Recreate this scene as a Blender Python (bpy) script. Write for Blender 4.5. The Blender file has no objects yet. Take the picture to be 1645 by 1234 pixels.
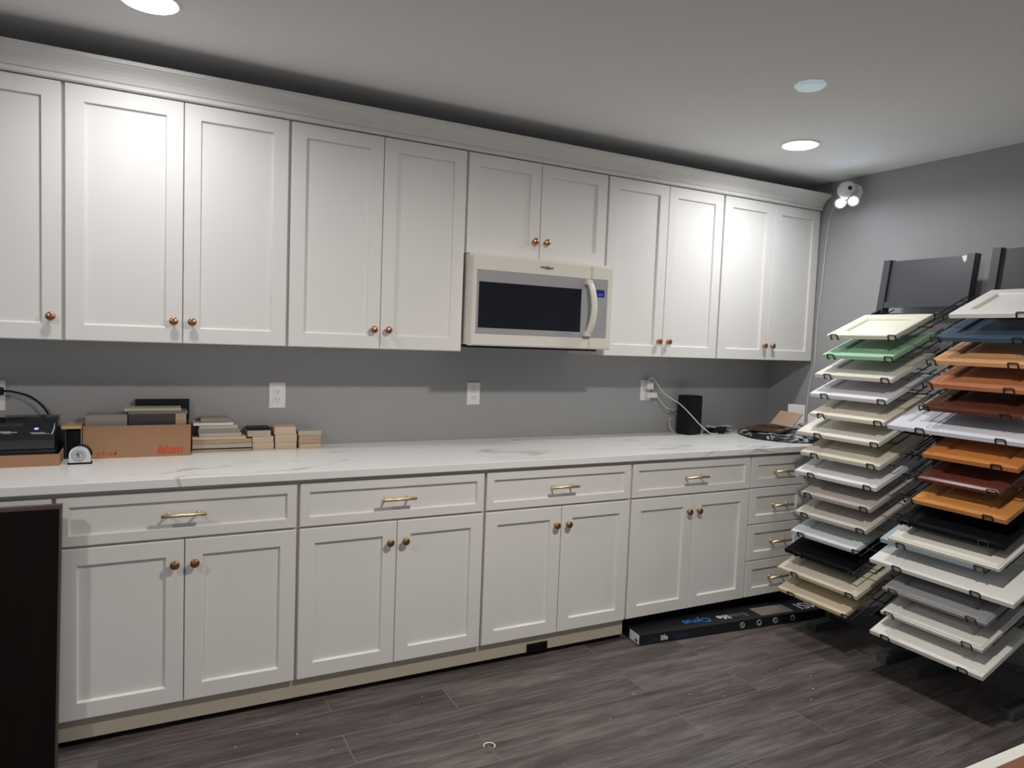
import bpy, bmesh, math, random
from mathutils import Vector, Matrix
random.seed(7)
S = bpy.context.scene
COL = S.collection
W_PX, H_PX, F_PX = 1645, 1234, 1131.0

# ------------------------------------------------------------------ camera
cd = bpy.data.cameras.new('camera')
cam = bpy.data.objects.new('camera', cd)
COL.objects.link(cam)
cd.sensor_fit = 'HORIZONTAL'
cd.sensor_width = 36.0
cd.lens = 36.0 * F_PX / W_PX
cd.clip_start = 0.02
R_ = Vector((0.8873083, -0.4595865, 0.0382653))
U_ = Vector((-0.00475329, 0.07385494, 0.99725767))
F_ = Vector((0.46115224, 0.88505689, -0.06334755))
cam.matrix_world = Matrix(((R_.x, U_.x, -F_.x, 1.35773),
                           (R_.y, U_.y, -F_.y, -3.31522),
                           (R_.z, U_.z, -F_.z, 1.43829),
                           (0, 0, 0, 1)))
S.camera = cam

# ------------------------------------------------------------------ world and exposure
wd = bpy.data.worlds.new('showroom_ambient')
S.world = wd
wd.use_nodes = True
bg = wd.node_tree.nodes['Background']
bg.inputs[0].default_value = (0.92, 0.95, 1.0, 1)
bg.inputs[1].default_value = 0.50
S.view_settings.view_transform = 'Standard'
S.view_settings.look = 'None'
S.view_settings.gamma = 1.0
S.view_settings.exposure = 0.06
LAMP_W = 33.0           # recessed downlights in the middle of the room
LAMP_W_WALL = 5.6       # dimmed downlights close to the wall cabinets
LAMP_COL = (1.0, 0.935, 0.865)
LAMP_COL_WALL = (0.98, 0.985, 1.0)
LED_W = 0.32             # floodlights of the security camera
LED_COL = (0.62, 0.78, 1.0)

# ------------------------------------------------------------------ materials
def new_mat(name):
    m = bpy.data.materials.new(name)
    m.use_nodes = True
    nt = m.node_tree
    return m, nt, nt.nodes['Principled BSDF']

def N(nt, kind, **kw):
    n = nt.nodes.new(kind)
    for k, v in kw.items():
        if k in n.inputs:
            n.inputs[k].default_value = v
        else:
            setattr(n, k, v)
    return n

def paint(name, col, rough=0.45, metal=0.0, var=0.06, scale=9.0, bump=0.0, bscale=200.0, coat=0.0, spec=0.5):
    """plain surface with a faint uneven tone and optional fine bump"""
    m, nt, b = new_mat(name)
    geo = N(nt, 'ShaderNodeNewGeometry')
    nz = N(nt, 'ShaderNodeTexNoise', Scale=scale, Detail=3.0)
    nt.links.new(geo.outputs['Position'], nz.inputs['Vector'])
    mix = N(nt, 'ShaderNodeMix', data_type='RGBA')
    mix.inputs[6].default_value = tuple(c * (1 - var) for c in col) + (1,)
    mix.inputs[7].default_value = tuple(min(1, c * (1 + var)) for c in col) + (1,)
    nt.links.new(nz.outputs['Fac'], mix.inputs[0])
    nt.links.new(mix.outputs[2], b.inputs['Base Color'])
    b.inputs['Roughness'].default_value = rough
    b.inputs['Metallic'].default_value = metal
    b.inputs['Specular IOR Level'].default_value = spec
    b.inputs['Coat Weight'].default_value = coat
    if bump:
        n2 = N(nt, 'ShaderNodeTexNoise', Scale=bscale, Detail=2.0)
        nt.links.new(geo.outputs['Position'], n2.inputs['Vector'])
        bp = N(nt, 'ShaderNodeBump', Strength=bump, Distance=0.002)
        nt.links.new(n2.outputs['Fac'], bp.inputs['Height'])
        nt.links.new(bp.outputs['Normal'], b.inputs['Normal'])
    return m

def wood(name, c1, c2, rough=0.4, axis=1, scale=1.0, coat=0.15):
    """streaky grain running along one axis (0 x, 1 y, 2 z)"""
    m, nt, b = new_mat(name)
    geo = N(nt, 'ShaderNodeNewGeometry')
    mp = N(nt, 'ShaderNodeMapping')
    sc = [42.0 * scale] * 3
    sc[axis] = 3.0 * scale
    mp.inputs['Scale'].default_value = sc
    nt.links.new(geo.outputs['Position'], mp.inputs['Vector'])
    nz = N(nt, 'ShaderNodeTexNoise', Scale=1.0, Detail=6.0, Roughness=0.6, Distortion=0.4)
    nt.links.new(mp.outputs[0], nz.inputs['Vector'])
    rp = N(nt, 'ShaderNodeValToRGB')
    rp.color_ramp.elements[0].position = 0.3
    rp.color_ramp.elements[0].color = c1 + (1,)
    rp.color_ramp.elements[1].position = 0.7
    rp.color_ramp.elements[1].color = c2 + (1,)
    nt.links.new(nz.outputs['Fac'], rp.inputs[0])
    nt.links.new(rp.outputs[0], b.inputs['Base Color'])
    b.inputs['Roughness'].default_value = rough
    b.inputs['Coat Weight'].default_value = coat
    if coat == 0:
        b.inputs['Specular IOR Level'].default_value = 0.2
    return m

def glow(name, col, strength, base=(0.8, 0.8, 0.8)):
    m, nt, b = new_mat(name)
    b.inputs['Base Color'].default_value = base + (1,)
    b.inputs['Emission Color'].default_value = col + (1,)
    b.inputs['Emission Strength'].default_value = strength
    return m

def floor_mat():
    m, nt, b = new_mat('dark_vinyl_planks')
    geo = N(nt, 'ShaderNodeNewGeometry')
    br = N(nt, 'ShaderNodeTexBrick', offset=0.37, offset_frequency=2)
    br.inputs['Scale'].default_value = 1.0
    br.inputs['Brick Width'].default_value = 1.22
    br.inputs['Row Height'].default_value = 0.18
    br.inputs['Mortar Size'].default_value = 0.0022
    br.inputs['Mortar Smooth'].default_value = 0.2
    br.inputs['Color1'].default_value = (0.25, 0.25, 0.25, 1)
    br.inputs['Color2'].default_value = (0.75, 0.75, 0.75, 1)
    br.inputs['Mortar'].default_value = (0.95, 0.95, 0.95, 1)
    nt.links.new(geo.outputs['Position'], br.inputs['Vector'])
    # grain, shifted plank by plank
    sep = N(nt, 'ShaderNodeSeparateColor')
    nt.links.new(br.outputs['Color'], sep.inputs[0])
    cx = N(nt, 'ShaderNodeCombineXYZ')
    mul = N(nt, 'ShaderNodeMath', operation='MULTIPLY')
    mul.inputs[1].default_value = 7.0
    nt.links.new(sep.outputs[0], mul.inputs[0])
    nt.links.new(mul.outputs[0], cx.inputs[0]); nt.links.new(mul.outputs[0], cx.inputs[2])
    add = N(nt, 'ShaderNodeVectorMath', operation='ADD')
    nt.links.new(geo.outputs['Position'], add.inputs[0]); nt.links.new(cx.outputs[0], add.inputs[1])
    def streaks(sx, sy, det, rough, dist):
        mp = N(nt, 'ShaderNodeMapping')
        mp.inputs['Scale'].default_value = (sx, sy, 1.0)
        nt.links.new(add.outputs[0], mp.inputs['Vector'])
        q = N(nt, 'ShaderNodeTexNoise', Scale=1.0, Detail=det, Roughness=rough, Distortion=dist)
        nt.links.new(mp.outputs[0], q.inputs['Vector'])
        return q
    fine = streaks(7.0, 120.0, 9.0, 0.8, 0.25)
    mid = streaks(2.0, 19.0, 7.0, 0.72, 0.35)
    nz = N(nt, 'ShaderNodeMix', data_type='FLOAT')
    nz.inputs[0].default_value = 0.62
    nt.links.new(fine.outputs['Fac'], nz.inputs[2]); nt.links.new(mid.outputs['Fac'], nz.inputs[3])
    rp = N(nt, 'ShaderNodeValToRGB')
    e = rp.color_ramp.elements
    e[0].position = 0.37; e[0].color = (0.040, 0.035, 0.034, 1)
    e[1].position = 0.66; e[1].color = (0.240, 0.214, 0.208, 1)
    e2 = e.new(0.5); e2.color = (0.112, 0.094, 0.092, 1)
    nt.links.new(nz.outputs[0], rp.inputs[0])
    # patches of brown and green grey
    mp2 = N(nt, 'ShaderNodeMapping')
    mp2.inputs['Scale'].default_value = (1.5, 5.0, 1.0)
    nt.links.new(add.outputs[0], mp2.inputs['Vector'])
    n2 = N(nt, 'ShaderNodeTexNoise', Scale=1.6, Detail=3.0)
    nt.links.new(mp2.outputs[0], n2.inputs['Vector'])
    rp2 = N(nt, 'ShaderNodeValToRGB')
    rp2.color_ramp.elements[0].position = 0.38
    rp2.color_ramp.elements[0].color = (0.90, 0.94, 0.90, 1)
    rp2.color_ramp.elements[1].position = 0.62
    rp2.color_ramp.elements[1].color = (1.06, 0.99, 0.99, 1)
    nt.links.new(n2.outputs['Fac'], rp2.inputs[0])
    mx = N(nt, 'ShaderNodeMix', data_type='RGBA', blend_type='MULTIPLY')
    mx.inputs[0].default_value = 1.0
    nt.links.new(rp.outputs[0], mx.inputs[6]); nt.links.new(rp2.outputs[0], mx.inputs[7])
    mx2 = N(nt, 'ShaderNodeMix', data_type='RGBA')
    mx2.inputs[7].default_value = (0.17, 0.155, 0.15, 1)
    seam = N(nt, 'ShaderNodeMath', operation='MULTIPLY')
    seam.inputs[1].default_value = 0.7
    nt.links.new(br.outputs['Fac'], seam.inputs[0])
    tone = N(nt, 'ShaderNodeMapRange')
    tone.inputs[1].default_value = 0.25; tone.inputs[2].default_value = 0.75
    tone.inputs[3].default_value = 0.72; tone.inputs[4].default_value = 1.10
    nt.links.new(sep.outputs[0], tone.inputs[0])
    sc = N(nt, 'ShaderNodeVectorMath', operation='SCALE')
    nt.links.new(mx.outputs[2], sc.inputs[0]); nt.links.new(tone.outputs[0], sc.inputs['Scale'])
    nt.links.new(seam.outputs[0], mx2.inputs[0]); nt.links.new(sc.outputs[0], mx2.inputs[6])
    nt.links.new(mx2.outputs[2], b.inputs['Base Color'])
    b.inputs['Roughness'].default_value = 0.5
    bp = N(nt, 'ShaderNodeBump', Strength=0.25, Distance=0.002)
    nt.links.new(nz.outputs[0], bp.inputs['Height'])
    nt.links.new(bp.outputs['Normal'], b.inputs['Normal'])
    return m

def quartz_mat():
    m, nt, b = new_mat('white_veined_quartz')
    geo = N(nt, 'ShaderNodeNewGeometry')
    rot = N(nt, 'ShaderNodeMapping')
    rot.inputs['Rotation'].default_value = (0, 0, math.radians(24))
    rot.inputs['Scale'].default_value = (0.75, 2.1, 1.6)
    nt.links.new(geo.outputs['Position'], rot.inputs['Vector'])
    nz = N(nt, 'ShaderNodeTexNoise', Scale=1.25, Detail=4.0, Roughness=0.5, Distortion=0.9)
    nt.links.new(rot.outputs[0], nz.inputs['Vector'])
    sub = N(nt, 'ShaderNodeMath', operation='SUBTRACT'); sub.inputs[1].default_value = 0.5
    ab = N(nt, 'ShaderNodeMath', operation='ABSOLUTE')
    nt.links.new(nz.outputs['Fac'], sub.inputs[0]); nt.links.new(sub.outputs[0], ab.inputs[0])
    rp = N(nt, 'ShaderNodeValToRGB')
    rp.color_ramp.elements[0].position = 0.0; rp.color_ramp.elements[0].color = (1, 1, 1, 1)
    rp.color_ramp.elements[1].position = 0.016; rp.color_ramp.elements[1].color = (0, 0, 0, 1)
    nt.links.new(ab.outputs[0], rp.inputs[0])
    # veins fade in and out
    n2 = N(nt, 'ShaderNodeTexNoise', Scale=2.3, Detail=2.0)
    nt.links.new(geo.outputs['Position'], n2.inputs['Vector'])
    r2 = N(nt, 'ShaderNodeValToRGB')
    r2.color_ramp.elements[0].position = 0.45; r2.color_ramp.elements[1].position = 0.62
    nt.links.new(n2.outputs['Fac'], r2.inputs[0])
    mu = N(nt, 'ShaderNodeMath', operation='MULTIPLY')
    nt.links.new(rp.outputs[0], mu.inputs[0]); nt.links.new(r2.outputs[0], mu.inputs[1])
    mu2 = N(nt, 'ShaderNodeMath', operation='MULTIPLY'); mu2.inputs[1].default_value = 0.75
    nt.links.new(mu.outputs[0], mu2.inputs[0])
    mx = N(nt, 'ShaderNodeMix', data_type='RGBA')
    mx.inputs[6].default_value = (0.84, 0.84, 0.825, 1)
    mx.inputs[7].default_value = (0.33, 0.31, 0.29, 1)
    nt.links.new(mu2.outputs[0], mx.inputs[0])
    nt.links.new(mx.outputs[2], b.inputs['Base Color'])
    b.inputs['Roughness'].default_value = 0.28
    return m

def mottled_mat():
    m, nt, b = new_mat('black_white_mottle')
    geo = N(nt, 'ShaderNodeNewGeometry')
    nz = N(nt, 'ShaderNodeTexNoise', Scale=17.0, Detail=3.0, Distortion=1.2)
    nt.links.new(geo.outputs['Position'], nz.inputs['Vector'])
    rp = N(nt, 'ShaderNodeValToRGB')
    e = rp.color_ramp.elements
    e[0].position = 0.50; e[0].color = (0.008, 0.009, 0.011, 1)
    e[1].position = 0.66; e[1].color = (0.62, 0.65, 0.68, 1)
    nt.links.new(nz.outputs['Fac'], rp.inputs[0])
    nt.links.new(rp.outputs[0], b.inputs['Base Color'])
    b.inputs['Roughness'].default_value = 0.4
    return m

M = {}
M['cab'] = paint('white_cabinet_lacquer', (0.80, 0.785, 0.76), 0.48, var=0.015, spec=0.35)
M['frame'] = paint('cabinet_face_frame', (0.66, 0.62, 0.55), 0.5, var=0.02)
M['kick'] = paint('tan_toe_kick', (0.52, 0.46, 0.37), 0.6, var=0.03)
M['wall'] = paint('grey_wall_paint', (0.36, 0.363, 0.37), 0.75, var=0.02, bump=0.12, bscale=300)
M['ceil'] = paint('white_ceiling_paint', (0.89, 0.90, 0.905), 0.85, var=0.02, bump=0.15, bscale=150)
M['floor'] = floor_mat()
M['quartz'] = quartz_mat()
M['bronze'] = paint('antique_copper', (0.50, 0.25, 0.15), 0.3, 1.0, 0.25, 60)
M['knob'] = paint('aged_bronze', (0.40, 0.235, 0.12), 0.32, 1.0, 0.25, 60)
M['brass'] = paint('satin_brass', (0.86, 0.70, 0.46), 0.42, 1.0, 0.05)
M['mw'] = paint('bisque_plastic', (0.74, 0.71, 0.64), 0.35, var=0.02)
M['mwgrey'] = paint('grey_door_glass_border', (0.35, 0.345, 0.36), 0.3, var=0.03)
M['mwwin'] = paint('dark_window_glass', (0.012, 0.014, 0.020), 0.12, var=0.1)
M['dark'] = paint('matte_black_plastic', (0.006, 0.006, 0.007), 0.5, var=0.1, spec=0.3)
M['gloss'] = paint('glossy_black_plastic', (0.010, 0.011, 0.015), 0.18, var=0.1, coat=0.4)
M['display'] = glow('blue_display', (0.008, 0.012, 0.30), 0.22, (0.005, 0.006, 0.03))
M['digits'] = glow('display_digits', (0.08, 0.15, 0.9), 0.9, (0.01, 0.01, 0.05))
M['led'] = glow('blue_led', (0.16, 0.2, 1.0), 3.0, (0.02, 0.02, 0.1))
M['ink'] = paint('dark_print', (0.03, 0.03, 0.035), 0.5)
M['silver'] = paint('silver_print', (0.42, 0.44, 0.46), 0.4)
M['card'] = paint('brown_cardboard', (0.36, 0.200, 0.112), 0.85, var=0.06, scale=25)
M['cardlight'] = paint('pale_cardboard', (0.62, 0.48, 0.27), 0.85, var=0.05, scale=25)
M['red'] = paint('red_print', (0.55, 0.07, 0.035), 0.7)
M['plate'] = paint('white_outlet_plastic', (0.83, 0.83, 0.83), 0.35, var=0.01)
M['white'] = paint('white_plastic', (0.80, 0.80, 0.80), 0.4, var=0.01)
M['cordw'] = paint('white_cord', (0.66, 0.65, 0.64), 0.5, var=0.03)
M['chrome'] = paint('chrome', (0.80, 0.80, 0.82), 0.14, 1.0, 0.02)
M['rack'] = paint('charcoal_powder_coat', (0.050, 0.054, 0.064), 0.42, var=0.05, bump=0.08, bscale=500)
M['wire'] = paint('black_wire', (0.010, 0.010, 0.011), 0.45, var=0.05)
M['ring'] = paint('white_trim_ring', (0.85, 0.85, 0.84), 0.4)
M['lens'] = glow('lit_lens', (1.0, 0.97, 0.94), 12.0)
M['flood'] = glow('lit_flood_lens', (0.75, 0.87, 1.0), 30.0)
M['disc'] = glow('pale_blue_added_glow', (0.70, 0.88, 0.95), 0.28, (0.6, 0.66, 0.68))  # glow added so the disc reads brighter than the ceiling
M['espresso'] = wood('espresso_wood', (0.0045, 0.002, 0.0015), (0.009, 0.004, 0.003), 0.65, axis=2, coat=0)
M['espressoedge'] = wood('espresso_wood_edge', (0.085, 0.055, 0.053), (0.115, 0.078, 0.074), 0.45, axis=2)
M['brownboard'] = wood('brown_board', (0.115, 0.048, 0.025), (0.16, 0.072, 0.040), 0.6, axis=0, coat=0)
M['boxblack'] = paint('black_printed_carton', (0.010, 0.011, 0.014), 0.42, var=0.15, scale=6)
M['blue'] = paint('blue_print', (0.03, 0.22, 0.62), 0.5)
M['bluedark'] = paint('dark_blue_print', (0.010, 0.045, 0.12), 0.5)
M['greyprint'] = paint('grey_print', (0.14, 0.14, 0.145), 0.5)
M['greydark'] = paint('faint_grey_print', (0.045, 0.045, 0.05), 0.5)
M['whiteprint'] = paint('white_print', (0.72, 0.73, 0.75), 0.5)
M['swatch'] = wood('grey_plank_picture', (0.16, 0.145, 0.13), (0.26, 0.24, 0.21), 0.5, axis=0, scale=1.5)
M['mottle'] = mottled_mat()
M['cream_wood'] = wood('pale_birch', (0.60, 0.46, 0.345), (0.72, 0.57, 0.44), 0.7, axis=0, coat=0)
M['ply'] = wood('plywood_edge', (0.42, 0.29, 0.20), (0.60, 0.45, 0.33), 0.7, axis=0, scale=2.2, coat=0)
M['taupe'] = paint('taupe_laminate', (0.30, 0.265, 0.24), 0.5)
M['greige'] = paint('greige_laminate', (0.50, 0.45, 0.385), 0.5)
M['pearl'] = paint('pale_grey_laminate', (0.74, 0.70, 0.63), 0.45)
M['olive'] = paint('olive_grey_laminate', (0.20, 0.185, 0.15), 0.5)
M['blackboard'] = paint('black_laminate', (0.005, 0.005, 0.007), 0.45, spec=0.3)
M['charcoal'] = paint('charcoal_laminate', (0.045, 0.043, 0.043), 0.5)
M['mahog'] = wood('mahogany', (0.040, 0.013, 0.009), (0.085, 0.030, 0.021), 0.3, axis=0, coat=0.3)
M['tan'] = paint('tan_board', (0.52, 0.36, 0.26), 0.7)
M['table'] = paint('white_table_laminate', (0.50, 0.50, 0.47), 0.45)

# ------------------------------------------------------------------ mesh building
ORIGIN = {}                       # world position of every object's own origin

class MB:
    """collects shapes in world coordinates (optionally through a matrix), then links ONE mesh object"""
    def __init__(self, T=None):
        self.v, self.f, self.s = [], [], []
        self.T = T
    def add(self, verts, faces, smooth=False):
        o = len(self.v)
        for p in verts:
            p = Vector(p)
            self.v.append(self.T @ p if self.T else p)
        for f in faces:
            self.f.append([i + o for i in f]); self.s.append(smooth)
        return self
    def box(self, x0, x1, y0, y1, z0, z1, b=0.0):
        if b <= 0:
            vs = [(x, y, z) for z in (z0, z1) for y in (y0, y1) for x in (x0, x1)]
            return self.add(vs, [(0, 1, 3, 2), (4, 6, 7, 5), (0, 4, 5, 1), (2, 3, 7, 6), (0, 2, 6, 4), (1, 5, 7, 3)])
        bm = bmesh.new()
        bmesh.ops.create_cube(bm, size=1.0)
        for v in bm.verts:
            v.co = Vector(((x0 + x1) / 2 + v.co.x * (x1 - x0), (y0 + y1) / 2 + v.co.y * (y1 - y0), (z0 + z1) / 2 + v.co.z * (z1 - z0)))
        bmesh.ops.bevel(bm, geom=bm.edges[:], offset=b, segments=2, profile=0.6, affect='EDGES')
        bm.verts.index_update()
        self.add([v.co.copy() for v in bm.verts], [[v.index for v in f.verts] for f in bm.faces])
        bm.free()
        return self
    def loops(self, rects, cap=True, ring=False, mapf=None):
        """rects: list of (u0, u1, v0, v1, n) rectangles joined one to the next"""
        mapf = mapf or (lambda u, v, n: (u, v, n))
        vs, fs = [], []
        for (u0, u1, v0, v1, n) in rects:
            vs += [mapf(u0, v0, n), mapf(u1, v0, n), mapf(u1, v1, n), mapf(u0, v1, n)]
        k = len(rects)
        for i in range(k if ring else k - 1):
            a, c = i * 4, ((i + 1) % k) * 4
            for j in range(4):
                fs.append((a + j, a + (j + 1) % 4, c + (j + 1) % 4, c + j))
        if cap and not ring:
            fs.append((3, 2, 1, 0)); e = (k - 1) * 4; fs.append((e, e + 1, e + 2, e + 3))
        return self.add(vs, fs)
    def tube(self, pts, r, n=8, closed=False):
        pts = [Vector(p) for p in pts]
        k = len(pts)
        vs, fs = [], []
        prev = None
        for i, p in enumerate(pts):
            a = pts[(i - 1) % k] if (i > 0 or closed) else p
            c = pts[(i + 1) % k] if (i < k - 1 or closed) else p
            t = (c - a)
            t = t.normalized() if t.length > 1e-9 else Vector((0, 0, 1))
            if prev is None:
                prev = t.orthogonal().normalized()
            side = (prev - t * prev.dot(t))
            side = side.normalized() if side.length > 1e-6 else t.orthogonal().normalized()
            prev = side
            up = t.cross(side)
            # keep the section round at corners
            for j in range(n):
                an = 2 * math.pi * j / n
                vs.append(p + (side * math.cos(an) + up * math.sin(an)) * r)
        for i in range(k if closed else k - 1):
            a, c = i * n, ((i + 1) % k) * n
            for j in range(n):
                fs.append((a + j, a + (j + 1) % n, c + (j + 1) % n, c + j))
        self.add(vs, fs, True)
        if not closed:
            o = len(self.v)
            self.f.append([o - k * n + j for j in reversed(range(n))]); self.s.append(False)
            self.f.append([o - n + j for j in range(n)]); self.s.append(False)
        return self
    def lathe(self, c, axis, prof, n=24, smooth=True):
        """prof: (radius, height along axis)"""
        c = Vector(c); ax = Vector(axis).normalized()
        s = ax.orthogonal().normalized(); t = ax.cross(s)
        vs, fs = [], []
        for (r, h) in prof:
            for j in range(n):
                an = 2 * math.pi * j / n
                vs.append(c + ax * h + (s * math.cos(an) + t * math.sin(an)) * max(r, 1e-5))
        for i in range(len(prof) - 1):
            for j in range(n):
                fs.append((i * n + j, i * n + (j + 1) % n, (i + 1) * n + (j + 1) % n, (i + 1) * n + j))
        self.add(vs, fs, smooth)
        o = len(self.v); k = len(prof)
        self.f.append([o - k * n + j for j in reversed(range(n))]); self.s.append(False)
        self.f.append([o - n + j for j in range(n)]); self.s.append(False)
        return self
    def prism(self, poly, mapf, a, b):
        k = len(poly)
        vs = [mapf(p[0], p[1], a) for p in poly] + [mapf(p[0], p[1], b) for p in poly]
        fs = [tuple(range(k))[::-1], tuple(range(k, 2 * k))]
        for i in range(k):
            fs.append((i, (i + 1) % k, k + (i + 1) % k, k + i))
        return self.add(vs, fs)
    def build(self, name, mat, parent=None, origin=None):
        me = bpy.data.meshes.new(name)
        if origin is None:
            if parent is not None:
                origin = ORIGIN[parent.name]
            else:
                xs = [v.x for v in self.v]; ys = [v.y for v in self.v]; zs = [v.z for v in self.v]
                origin = Vector(((min(xs) + max(xs)) / 2, (min(ys) + max(ys)) / 2, min(zs)))
        origin = Vector(origin)
        me.from_pydata([v - origin for v in self.v], [], self.f)
        me.polygons.foreach_set('use_smooth', self.s)
        bm = bmesh.new(); bm.from_mesh(me)
        bmesh.ops.recalc_face_normals(bm, faces=bm.faces[:])
        bm.to_mesh(me); bm.free()
        me.materials.append(M[mat] if isinstance(mat, str) else mat)
        o = bpy.data.objects.new(name, me)
        COL.objects.link(o)
        if parent is not None:
            o.parent = parent
            o.location = origin - ORIGIN[parent.name]
        else:
            o.location = origin
        ORIGIN[o.name] = origin
        return o

def tag(o, label, cat, group=None, kind=None):
    if label: o['label'] = label
    if cat: o['category'] = cat
    if group: o['group'] = group
    if kind: o['kind'] = kind
    return o

def thing(name, loc, label, cat, group=None):
    o = bpy.data.objects.new(name, None)
    o.empty_display_size = 0.05
    COL.objects.link(o)
    o.location = loc
    ORIGIN[o.name] = Vector(loc)
    return tag(o, label, cat, group)

def struct(o):
    o['kind'] = 'structure'
    return o

def lettering(name, body, size, T, mat, parent, bold=0.0, align='LEFT', depth=0.0006):
    cu = bpy.data.curves.new(name, 'FONT')
    cu.body = body; cu.size = size; cu.extrude = depth; cu.offset = bold
    cu.align_x = align; cu.align_y = 'BOTTOM_BASELINE' if False else 'CENTER'
    tmp = bpy.data.objects.new(name, cu)
    COL.objects.link(tmp)
    dg = bpy.context.evaluated_depsgraph_get()
    me = bpy.data.meshes.new_from_object(tmp.evaluated_get(dg))
    bpy.data.objects.remove(tmp)
    o = bpy.data.objects.new(name, me)
    COL.objects.link(o)
    org = ORIGIN[parent.name]
    me.transform(Matrix.Translation(-org) @ T)
    me.materials.clear(); me.materials.append(M[mat])
    o.parent = parent
    ORIGIN[o.name] = org
    return o

def frame_T(o, u, v, n):
    return Matrix(((u[0], v[0], n[0], o[0]), (u[1], v[1], n[1], o[1]), (u[2], v[2], n[2], o[2]), (0, 0, 0, 1)))

# ------------------------------------------------------------------ the room
H = 2.447
XR = 4.990
struct(MB().box(-2.4, XR + 0.12, -6.6, 0.12, -0.1, 0.0).build('floor', 'floor'))
struct(MB().box(-2.4, XR + 0.12, -6.6, 0.12, H, H + 0.1).build('ceiling', 'ceil'))
struct(MB().box(-2.4, XR + 0.12, 0.0, 0.12, 0.0, H).build('wall_back', 'wall'))
struct(MB().box(XR, XR + 0.12, -6.6, 0.0, 0.0, H).build('wall_right', 'wall'))
struct(MB().box(-2.52, -2.4, -6.6, 0.12, 0.0, H).build('wall_left', 'wall'))

# ------------------------------------------------------------------ recessed lamps
def downlight(x, y, label, watt, spread):
    t = thing('recessed_downlight', (x, y, H), label, 'ceiling light', 'recessed ceiling downlights')
    MB().lathe((x, y, H), (0, 0, -1), [(0.092, -0.001), (0.092, 0.002), (0.089, 0.0045), (0.080, 0.005), (0.080, 0.003)], 40).build('trim_ring', 'ring', t)
    MB().lathe((x, y, H), (0, 0, -1), [(0.079, 0.001), (0.079, 0.0065), (0.070, 0.0085), (0.0, 0.009)], 40).build('lens', 'lens', t)
    ld = bpy.data.lights.new('downlight_beam', 'AREA')
    ld.shape = 'DISK'; ld.size = 0.15; ld.energy = watt; ld.color = LAMP_COL_WALL if spread < 170 else LAMP_COL
    ld.spread = math.radians(spread)
    lo = bpy.data.objects.new('downlight_beam', ld)
    COL.objects.link(lo)
    lo.parent = t
    lo.location = (0, 0, -0.0115)
downlight(1.361, -0.765, 'lit round recessed ceiling light above the upper cabinets at the left', LAMP_W_WALL, 163)
downlight(4.206, -0.815, 'lit round recessed ceiling light above the corner of the room at the right', LAMP_W_WALL * 1.45, 160)
downlight(2.80, -2.14, 'lit round recessed ceiling light in the middle of the room', LAMP_W, 174)
downlight(-0.05, -2.14, 'lit round recessed ceiling light left of the cabinets', LAMP_W * 0.5, 174)
o = MB().lathe((3.593, -1.384, H), (0, 0, -1), [(0.058, -0.001), (0.058, 0.006), (0.052, 0.012), (0.0, 0.013)], 8, smooth=False).build('ceiling_disc', 'disc')  # pale disc, its brightness comes from added emission
tag(o, 'small pale blue disc with added glow on the ceiling above the bright corner light', 'ceiling disc')

# ------------------------------------------------------------------ cabinets
X = [0.316, 1.093, 1.869, 2.647, 3.421, 4.200, 4.977]
YB, YU = -0.635, -0.330
ZB, ZT = 1.375, 2.279

def shaker(name, x0, x1, z0, z1, yf, parent, rail=0.057, mat='cab', t=0.02):
    """five-piece door: raised frame, sloped lip, flat sunken panel"""
    w, h = x1 - x0, z1 - z0
    prof = [(0, 0), (0, t - 0.002), (0.002, t), (rail, t), (rail + 0.004, t - 0.010), (rail + 0.0045, t - 0.0105)]
    rects = [(x0 + i, x1 - i, z0 + i, z1 - i, n) for i, n in prof]
    return MB().loops(rects, mapf=lambda u, v, n: (u, yf + t - n, v)).build(name, mat, parent)

def knob(x, z, yf, door, mat):
    MB().lathe((x, yf, z), (0, -1, 0), [(0.0075, -0.0005), (0.0075, 0.003), (0.0052, 0.006), (0.0055, 0.012), (0.011, 0.016), (0.0155, 0.020), (0.0158, 0.024), (0.012, 0.0275), (0.0, 0.0285)], 20).build('knob', mat, door)

def bar_pull(x, z, yf, drawer):
    mb = MB()
    y = yf - 0.032
    mb.tube([(x - 0.072, y, z), (x + 0.072, y, z)], 0.0066, 14)
    for s in (-1, 1):
        mb.tube([(x + s * 0.048, yf + 0.0005, z), (x + s * 0.048, y, z)], 0.0045, 10)
        mb.lathe((x + s * 0.048, yf + 0.0003, z), (0, -1, 0), [(0.0085, 0.0), (0.0085, 0.003), (0.0050, 0.006)], 12)
    mb.build('bar_pull', 'brass', drawer)

def upper_cabinet(x0, x1, z0, doors, label, knob_right=False):
    t = thing('wall_cabinet', ((x0 + x1) / 2, -0.155, z0), label, 'cabinet', 'white wall cabinets')
    MB().box(x0, x1, YU + 0.0205, -0.001, z0 - 0.002, ZT + 0.0035).build('cabinet_box', 'cab', t)
    g = 0.006
    kz = z0 + 0.082
    if doors == 1:
        d = shaker('door', x0 + g, x1 - g, z0, ZT, YU, t)
        knob(x1 - 0.036, kz, YU, d, 'bronze')
    else:
        xm = (x0 + x1) / 2
        d = shaker('door', x0 + g, xm - 0.0015, z0, ZT, YU, t); knob(xm - 0.032, kz, YU, d, 'bronze')
        d = shaker('door', xm + 0.0015, x1 - g, z0, ZT, YU, t); knob(xm + 0.032, kz, YU, d, 'bronze')
    return t
upper_cabinet(0.56, X[1], ZB, 1, 'white wall cabinet cut off by the left edge of the photo, single copper knob')
upper_cabinet(X[1], X[2], ZB, 2, 'white two-door wall cabinet above the brown cardboard box')
upper_cabinet(X[2], X[3], ZB, 2, 'tall white two-door wall cabinet directly left of the microwave')
upper_cabinet(X[3], X[4], 1.826, 2, 'short white two-door wall cabinet directly above the microwave')
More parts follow.
